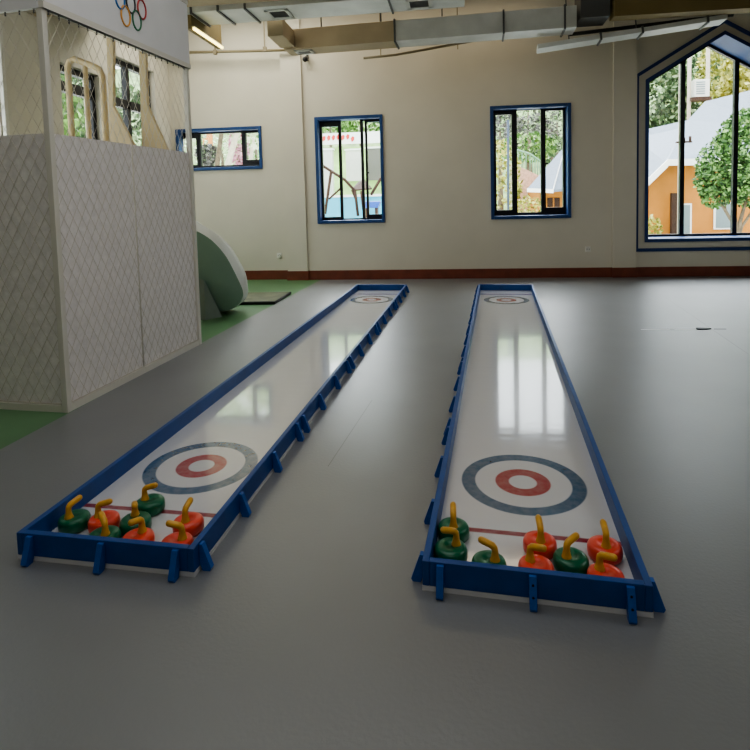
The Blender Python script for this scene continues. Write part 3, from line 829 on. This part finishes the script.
m.tube([(p.x, 0, p.z) for p in top], .045, 6); m.build('handrail', M['rail_green'], rl)
for k in range(13):
    f = k / 12 * 3; i = min(2, int(f)); w = f - i
    a = top[i].lerp(top[i + 1], w); b = bot[i].lerp(bot[i + 1], w)
    MB().tube([(a.x, 0, a.z), (b.x, 0, b.z - .15)], .022, 5).build('baluster', M['rail_green'], rl)
tag(MB().tube([tuple(at(508, 215, 20).xy) + (GZ,), tuple(at(508, 120, 20).xy) + (at(508, 120, 20).z,)], .04, 8).build('lamp_post', M['steel_blue']), 'thin blue grey post in the left pane of the right tall window', 'post')
for i, (px, py, Y, rx, rz, lm, n, lab) in enumerate((
    (500, 130, 30, 1.2, 1.2, 'leaf_grey', 700, 'grey leaved tree at the top left of the right tall window'),
    (500, 185, 24, .9, 1.9, 'leaf_yellow', 700, 'pale yellow green bush left in the right tall window'),
    (528, 112, 42, 2.5, 1.4, 'leaf_dark', 900, 'dark green tree high in the middle of the right tall window'),
    (530, 135, 35, 1.7, 1.2, 'leaf_grey', 900, 'grey leaved tree above the railing in the right tall window'),
    (528, 148, 27.2, 1.4, .7, 'leaf_mid', 600, 'light green shrub behind the railing'),
    (557, 122, 38.5, 1.7, 2.0, 'leaf_grey', 900, 'grey green tree above the pavilion roof'),
    (552, 150, 32, 1.0, .9, 'leaf_dark', 500, 'dark shrub beside the pavilion roof'))):
    c = at(px, py, Y)
    tree(lab, (c.x, Y, GZ), [((c.x, Y, c.z), (rx, 1.0, rz))], lm, n, .12, seed=60 + i, group='trees outside the right tall window')
c = at(528, 207, 21)
tree('yellow green bush at the foot of the retaining wall', (c.x, 21, GZ), [((c.x, 21, c.z - .1), (.55, .4, .5)), ((c.x - .1, 21, .4), (.6, .4, .6))], 'leaf_yellow', 700, .08, trunk=False, name='bush', cat='bush', seed=80)

# --- seen through the left tall window: slope, banner, pool, timber shelter, blue boat
m = MB()
a, b = at(300, 206, 24), at(400, 206, 24)
m.add([(a.x - 1, 24, GZ), (b.x + 1, 24, GZ), (b.x + 1, 24, a.z), (a.x - 1, 24, a.z), (a.x - 4, 32.9, 4.6), (b.x + 4, 32.9, 4.6)], [(0, 1, 2, 3), (3, 2, 5, 4)])
tag(m.build('lawn_bank', M['grass']), kind='structure')
def post_wall(name, px0, px1, py0, py1, Y, mname, label, cat):
    a = at(px0, py1, Y); b = at(px1, py0, Y)
    return tag(MB().box(a.x, b.x, Y, Y + .12, a.z, b.z).build(name, M[mname]), label, cat)
t = tag(empty('banner', (at(350, 138, 26).x, 26, 0)), 'long white banner with red marks across the lawn outside the left tall window', 'banner')
bx = at(350, 138, 26).x
a = at(318, 145, 26); b = at(386, 131, 26)
MB().box(a.x - bx, b.x - bx, 0, .06, a.z, b.z).build('cloth', M['white_trim'], t)
m = MB(); R = random.Random(5)
for k in range(7):
    x = (a.x + (b.x - a.x) * (.08 + .07 * k)) - bx; z = (a.z + b.z) / 2 + R.uniform(-.06, .06)
    m.prism([(x, z - .12), (x + .1, z - .05), (x + .12, z + .1), (x + .03, z + .14), (x - .05, z + .03)], -.02, -.002)
m.build('red_marks', M['red'], t)
for x in (a.x - bx + .1, b.x - bx - .1): MB().tube([(x, .1, GZ), (x, .1, b.z)], .05, 6).build('stake', M['timber'], t)
for i, (p0, p1, q0, q1, Y, lab) in enumerate(((318, 332, 150, 215, 25, 'pale wall block at the left of the lawn outside the left tall window'), (346, 362, 150, 165, 27, 'pale wall block in the middle of the lawn bank'), (366, 384, 148, 164, 27, 'pale wall block at the right of the lawn bank'))):
    a = at(p0, q1, Y); b = at(p1, q0, Y)
    t = tag(empty('wall_block', (a.x, Y, 0)), lab, 'wall block', 'pale wall blocks on the lawn')
    MB().box(0, b.x - a.x, 0, .3, GZ, b.z).build('slab', M['board'] if i != 2 else M['leaf_grey'], t)
    MB().box(-.05, b.x - a.x + .05, -.05, .35, b.z, b.z + .08).build('coping', M['white_trim'], t)
pl = tag(empty('pool', (at(350, 205, 20).x, 20, GZ)), 'raised cyan pool outside the left tall window', 'pool')
a = at(318, 214, 20); b = at(388, 196, 20); px_ = at(350, 205, 20).x
MB().box(a.x - px_, b.x - px_, 0, 3, 0, b.z - GZ).build('wall', M['cyan'], pl)
MB().box(a.x - px_ - .05, b.x - px_ + .05, -.06, .1, b.z - GZ, b.z - GZ + .08).build('lip', M['white_trim'], pl)
sh = tag(empty('timber_shelter', (at(345, 210, 19).x, 19, GZ)), 'brown timber shelter of slanting poles by the cyan pool', 'shelter')
so = Vector((at(345, 210, 19).x, 19, GZ))
def sv(px, py): return tuple(at(px, py, 19) - so)
for pts, r in (([(320, 164), (345, 180), (355, 191)], .05), ([(331, 172), (325, 214)], .05), ([(329, 199), (342, 187)], .035), ([(355, 191), (358, 216)], .05), ([(361, 191), (364, 216)], .04), ([(381, 178), (371, 195)], .05), ([(352, 190), (357, 203)], .035)):
    MB().tube([sv(*p) for p in pts], r, 7).build('pole', M['timber'], sh)
m = MB(); a, b, c, d = at(351, 190, 19) - so, at(372, 188, 19) - so, at(364, 179, 19.6) - so, at(358, 182, 19.6) - so
slab(m, [a, b, c, d], .05); m.build('canopy_roof', M['timber'], sh)
bo = tag(empty('pedal_boat', (at(371, 206, 18.6).x, 18.6, GZ)), 'blue boat on trestles beside the timber shelter', 'boat')
o = Vector((at(371, 206, 18.6).x, 18.6, GZ)); a = at(363, 208, 18.6) - o; b = at(381, 201, 18.6) - o
MB().prism([(a.x, b.z), (b.x, b.z), (b.x - .08, a.z), (a.x + .1, a.z)], -.25, .25).build('hull', M['blue_toy'], bo, bevel=.03)
for x in (a.x + .15, b.x - .15): MB().box(x - .04, x + .04, -.2, .2, 0, a.z).build('trestle', M['timber'], bo)
for i, (px, py, Y, rx, rz, lm, lab) in enumerate(((330, 122, 34, 1.6, 1.0, 'leaf_mid', 'light green tree at the top left of the left tall window'), (360, 120, 37, 2.1, .9, 'leaf_mid', 'light green tree at the top right of the left tall window'))):
    c = at(px, py, Y); tree(lab, (c.x, Y, GZ), [((c.x, Y, c.z), (rx, 1.0, rz))], lm, 600, .16, seed=90 + i, group='trees outside the left tall window')

# --- seen through the low wide window
for i, (pa, pb, r, Y, bk, lab) in enumerate((((216, 175), (222, 128), .1, 18, 'bark', 'mottled tree trunk in the middle of the low wide window'), ((226, 172), (237, 132), .11, 16.1, 'bark_pale', 'pale leaning tree trunk right of centre in the low wide window'), ((250, 168), (254, 132), .08, 20.2, 'bark_pale', 'pale tree trunk in the right pane of the low wide window'))):
    a = at(pa[0], pa[1], Y); b = at(pb[0], pb[1], Y); g = Vector((a.x + (a.x - b.x) * .6, Y, GZ))
    tree(lab, tuple(g), [((b.x, Y, b.z + 1.0), (1.1, .8, .9)), ((b.x + .5, Y + .6, b.z - .1), (.5, .4, .4))], 'leaf_pale', 700, .1, stems=[([g, a, b, (b.x, Y, b.z + .8)], r, r * .6)], bark=bk, seed=110 + i, group='tree trunks outside the low window')
for i, (px, py, Y, rx, rz, lm, lab) in enumerate(((222, 150, 24, 1.3, 1.3, 'leaf_pale', 'light green shrub behind the trunks in the low wide window'), (239, 148, 21, .35, .8, 'leaf_pink', 'pink flowering shrub in the low wide window'), (208, 155, 21, .42, .42, 'leaf_grey', 'round grey bush at the left of the low wide window'), (256, 150, 23, .9, 1.2, 'leaf_mid', 'dark green shrub in the right pane of the low wide window'), (190, 150, 22, .8, 1.4, 'leaf_pale', 'green shrub at the left end of the low wide window'))):
    c = at(px, py, Y); tree(lab, (c.x, Y, GZ), [((c.x, Y, c.z), (rx, .6, rz))], lm, 600, .09, seed=120 + i, group='shrubs outside the low window')
a = at(203, 146, 23); b = at(212, 134, 23)
ob = tag(empty('orange_board', ((a.x + b.x) / 2, 23, GZ)), 'orange board on a post at the top left of the low wide window', 'board')
MB().box((a.x - b.x) / 2, (b.x - a.x) / 2, 0, .06, a.z - GZ, b.z - GZ).build('panel', M['orange'], ob)
MB().box(-.04, .04, .061, .12, 0, b.z - GZ).build('post', M['timber'], ob)
# trees left of the building, seen through the cage net
for i, (x, y, z, lab) in enumerate(((-9.5, 11.5, 3.6, 'leafy tree outside the left wall, nearest the corner, seen through the net'), (-10.5, 14.5, 4.2, 'leafy tree outside the left wall, farther back, seen through the net'), (-9.6, 7.4, 4.6, 'leafy tree outside the left wall, near the cage, seen through the net'), (-11, 18, 4.0, 'leafy tree outside the left wall, farthest back, seen through the net'))):
    tree(lab, (x, y, GZ), [((x, y, z), (1.7, 1.6, 1.7))], 'leaf_dark' if i % 2 else 'leaf_mid', 1300, .14, seed=140 + i, group='trees outside the left wall')

# ------------------------------------------------------------------ light
w = bpy.data.worlds.new('sky'); S.world = w; w.use_nodes = True
nt = w.node_tree; bg = nt.nodes['Background']
tc = nt.nodes.new('ShaderNodeTexCoord'); sp = nt.nodes.new('ShaderNodeSeparateXYZ'); rp = nt.nodes.new('ShaderNodeValToRGB')
nt.links.new(tc.outputs['Generated'], sp.inputs[0]); nt.links.new(sp.outputs[2], rp.inputs['Fac']); nt.links.new(rp.outputs['Color'], bg.inputs['Color'])
rp.color_ramp.elements[0].color = (.95, .98, 1, 1); rp.color_ramp.elements[1].color = (.86, .93, 1, 1)
bg.inputs['Strength'].default_value = 4.3
sd = bpy.data.lights.new('sun', 'SUN'); sd.energy = 1.6; sd.angle = .25; sd.color = (1, .96, .88)
so_ = bpy.data.objects.new('sun', sd); COL.objects.link(so_); so_.rotation_euler = (math.radians(38), 0, math.radians(-20))
sg = bpy.data.lights.new('bright_sky', 'SUN'); sg.energy = 11; sg.angle = math.radians(55); sg.color = (.95, .98, 1)
sgo = bpy.data.objects.new('bright_sky', sg); COL.objects.link(sgo); sgo.rotation_euler = (math.radians(-42), 0, math.radians(8))
def area(name, loc, size, power, col, rot=(0, 0, 0)):
    l = bpy.data.lights.new(name, 'AREA'); l.shape = 'RECTANGLE'; l.size, l.size_y = size; l.energy = power; l.color = col
    o = bpy.data.objects.new(name, l); COL.objects.link(o); o.location = loc; o.rotation_euler = rot
    return o
area('fill_light_a', (-1.0, 3.2, 5.2), (3.5, 3.5), 62, (1, 1, 1))  # unseen overhead fill, added to lift the room's brightness
area('fill_light_b', (6.0, 3.5, 4.9), (2.5, 4), 95, (1, 1, 1), (0, math.radians(55), 0))  # added fill, tilted left to brighten the cage front
area('fill_light_c', (-3.6, 9.6, 5.25), (2.4, 1.4), 85, (1, .97, .86))  # added light that brightens the left recess wall
area('ceiling_light_d', (-.5, 10.2, 5.25), (4.5, .5), 18, (1, .8, .55))
area('fill_light_e', (-.5, -1.5, 4.9), (4, 1.5), 45, (1, 1, 1), (math.radians(60), 0, 0))  # added fill behind the camera, turned towards the duct faces

S.view_settings.view_transform = 'AgX'
S.view_settings.look = 'AgX - Medium High Contrast'
S.view_settings.exposure = .08
S.cycles.max_bounces = 8; S.cycles.diffuse_bounces = 5; S.cycles.transparent_max_bounces = 16
S.cycles.sample_clamp_indirect = 4
bpy.context.view_layer.update()
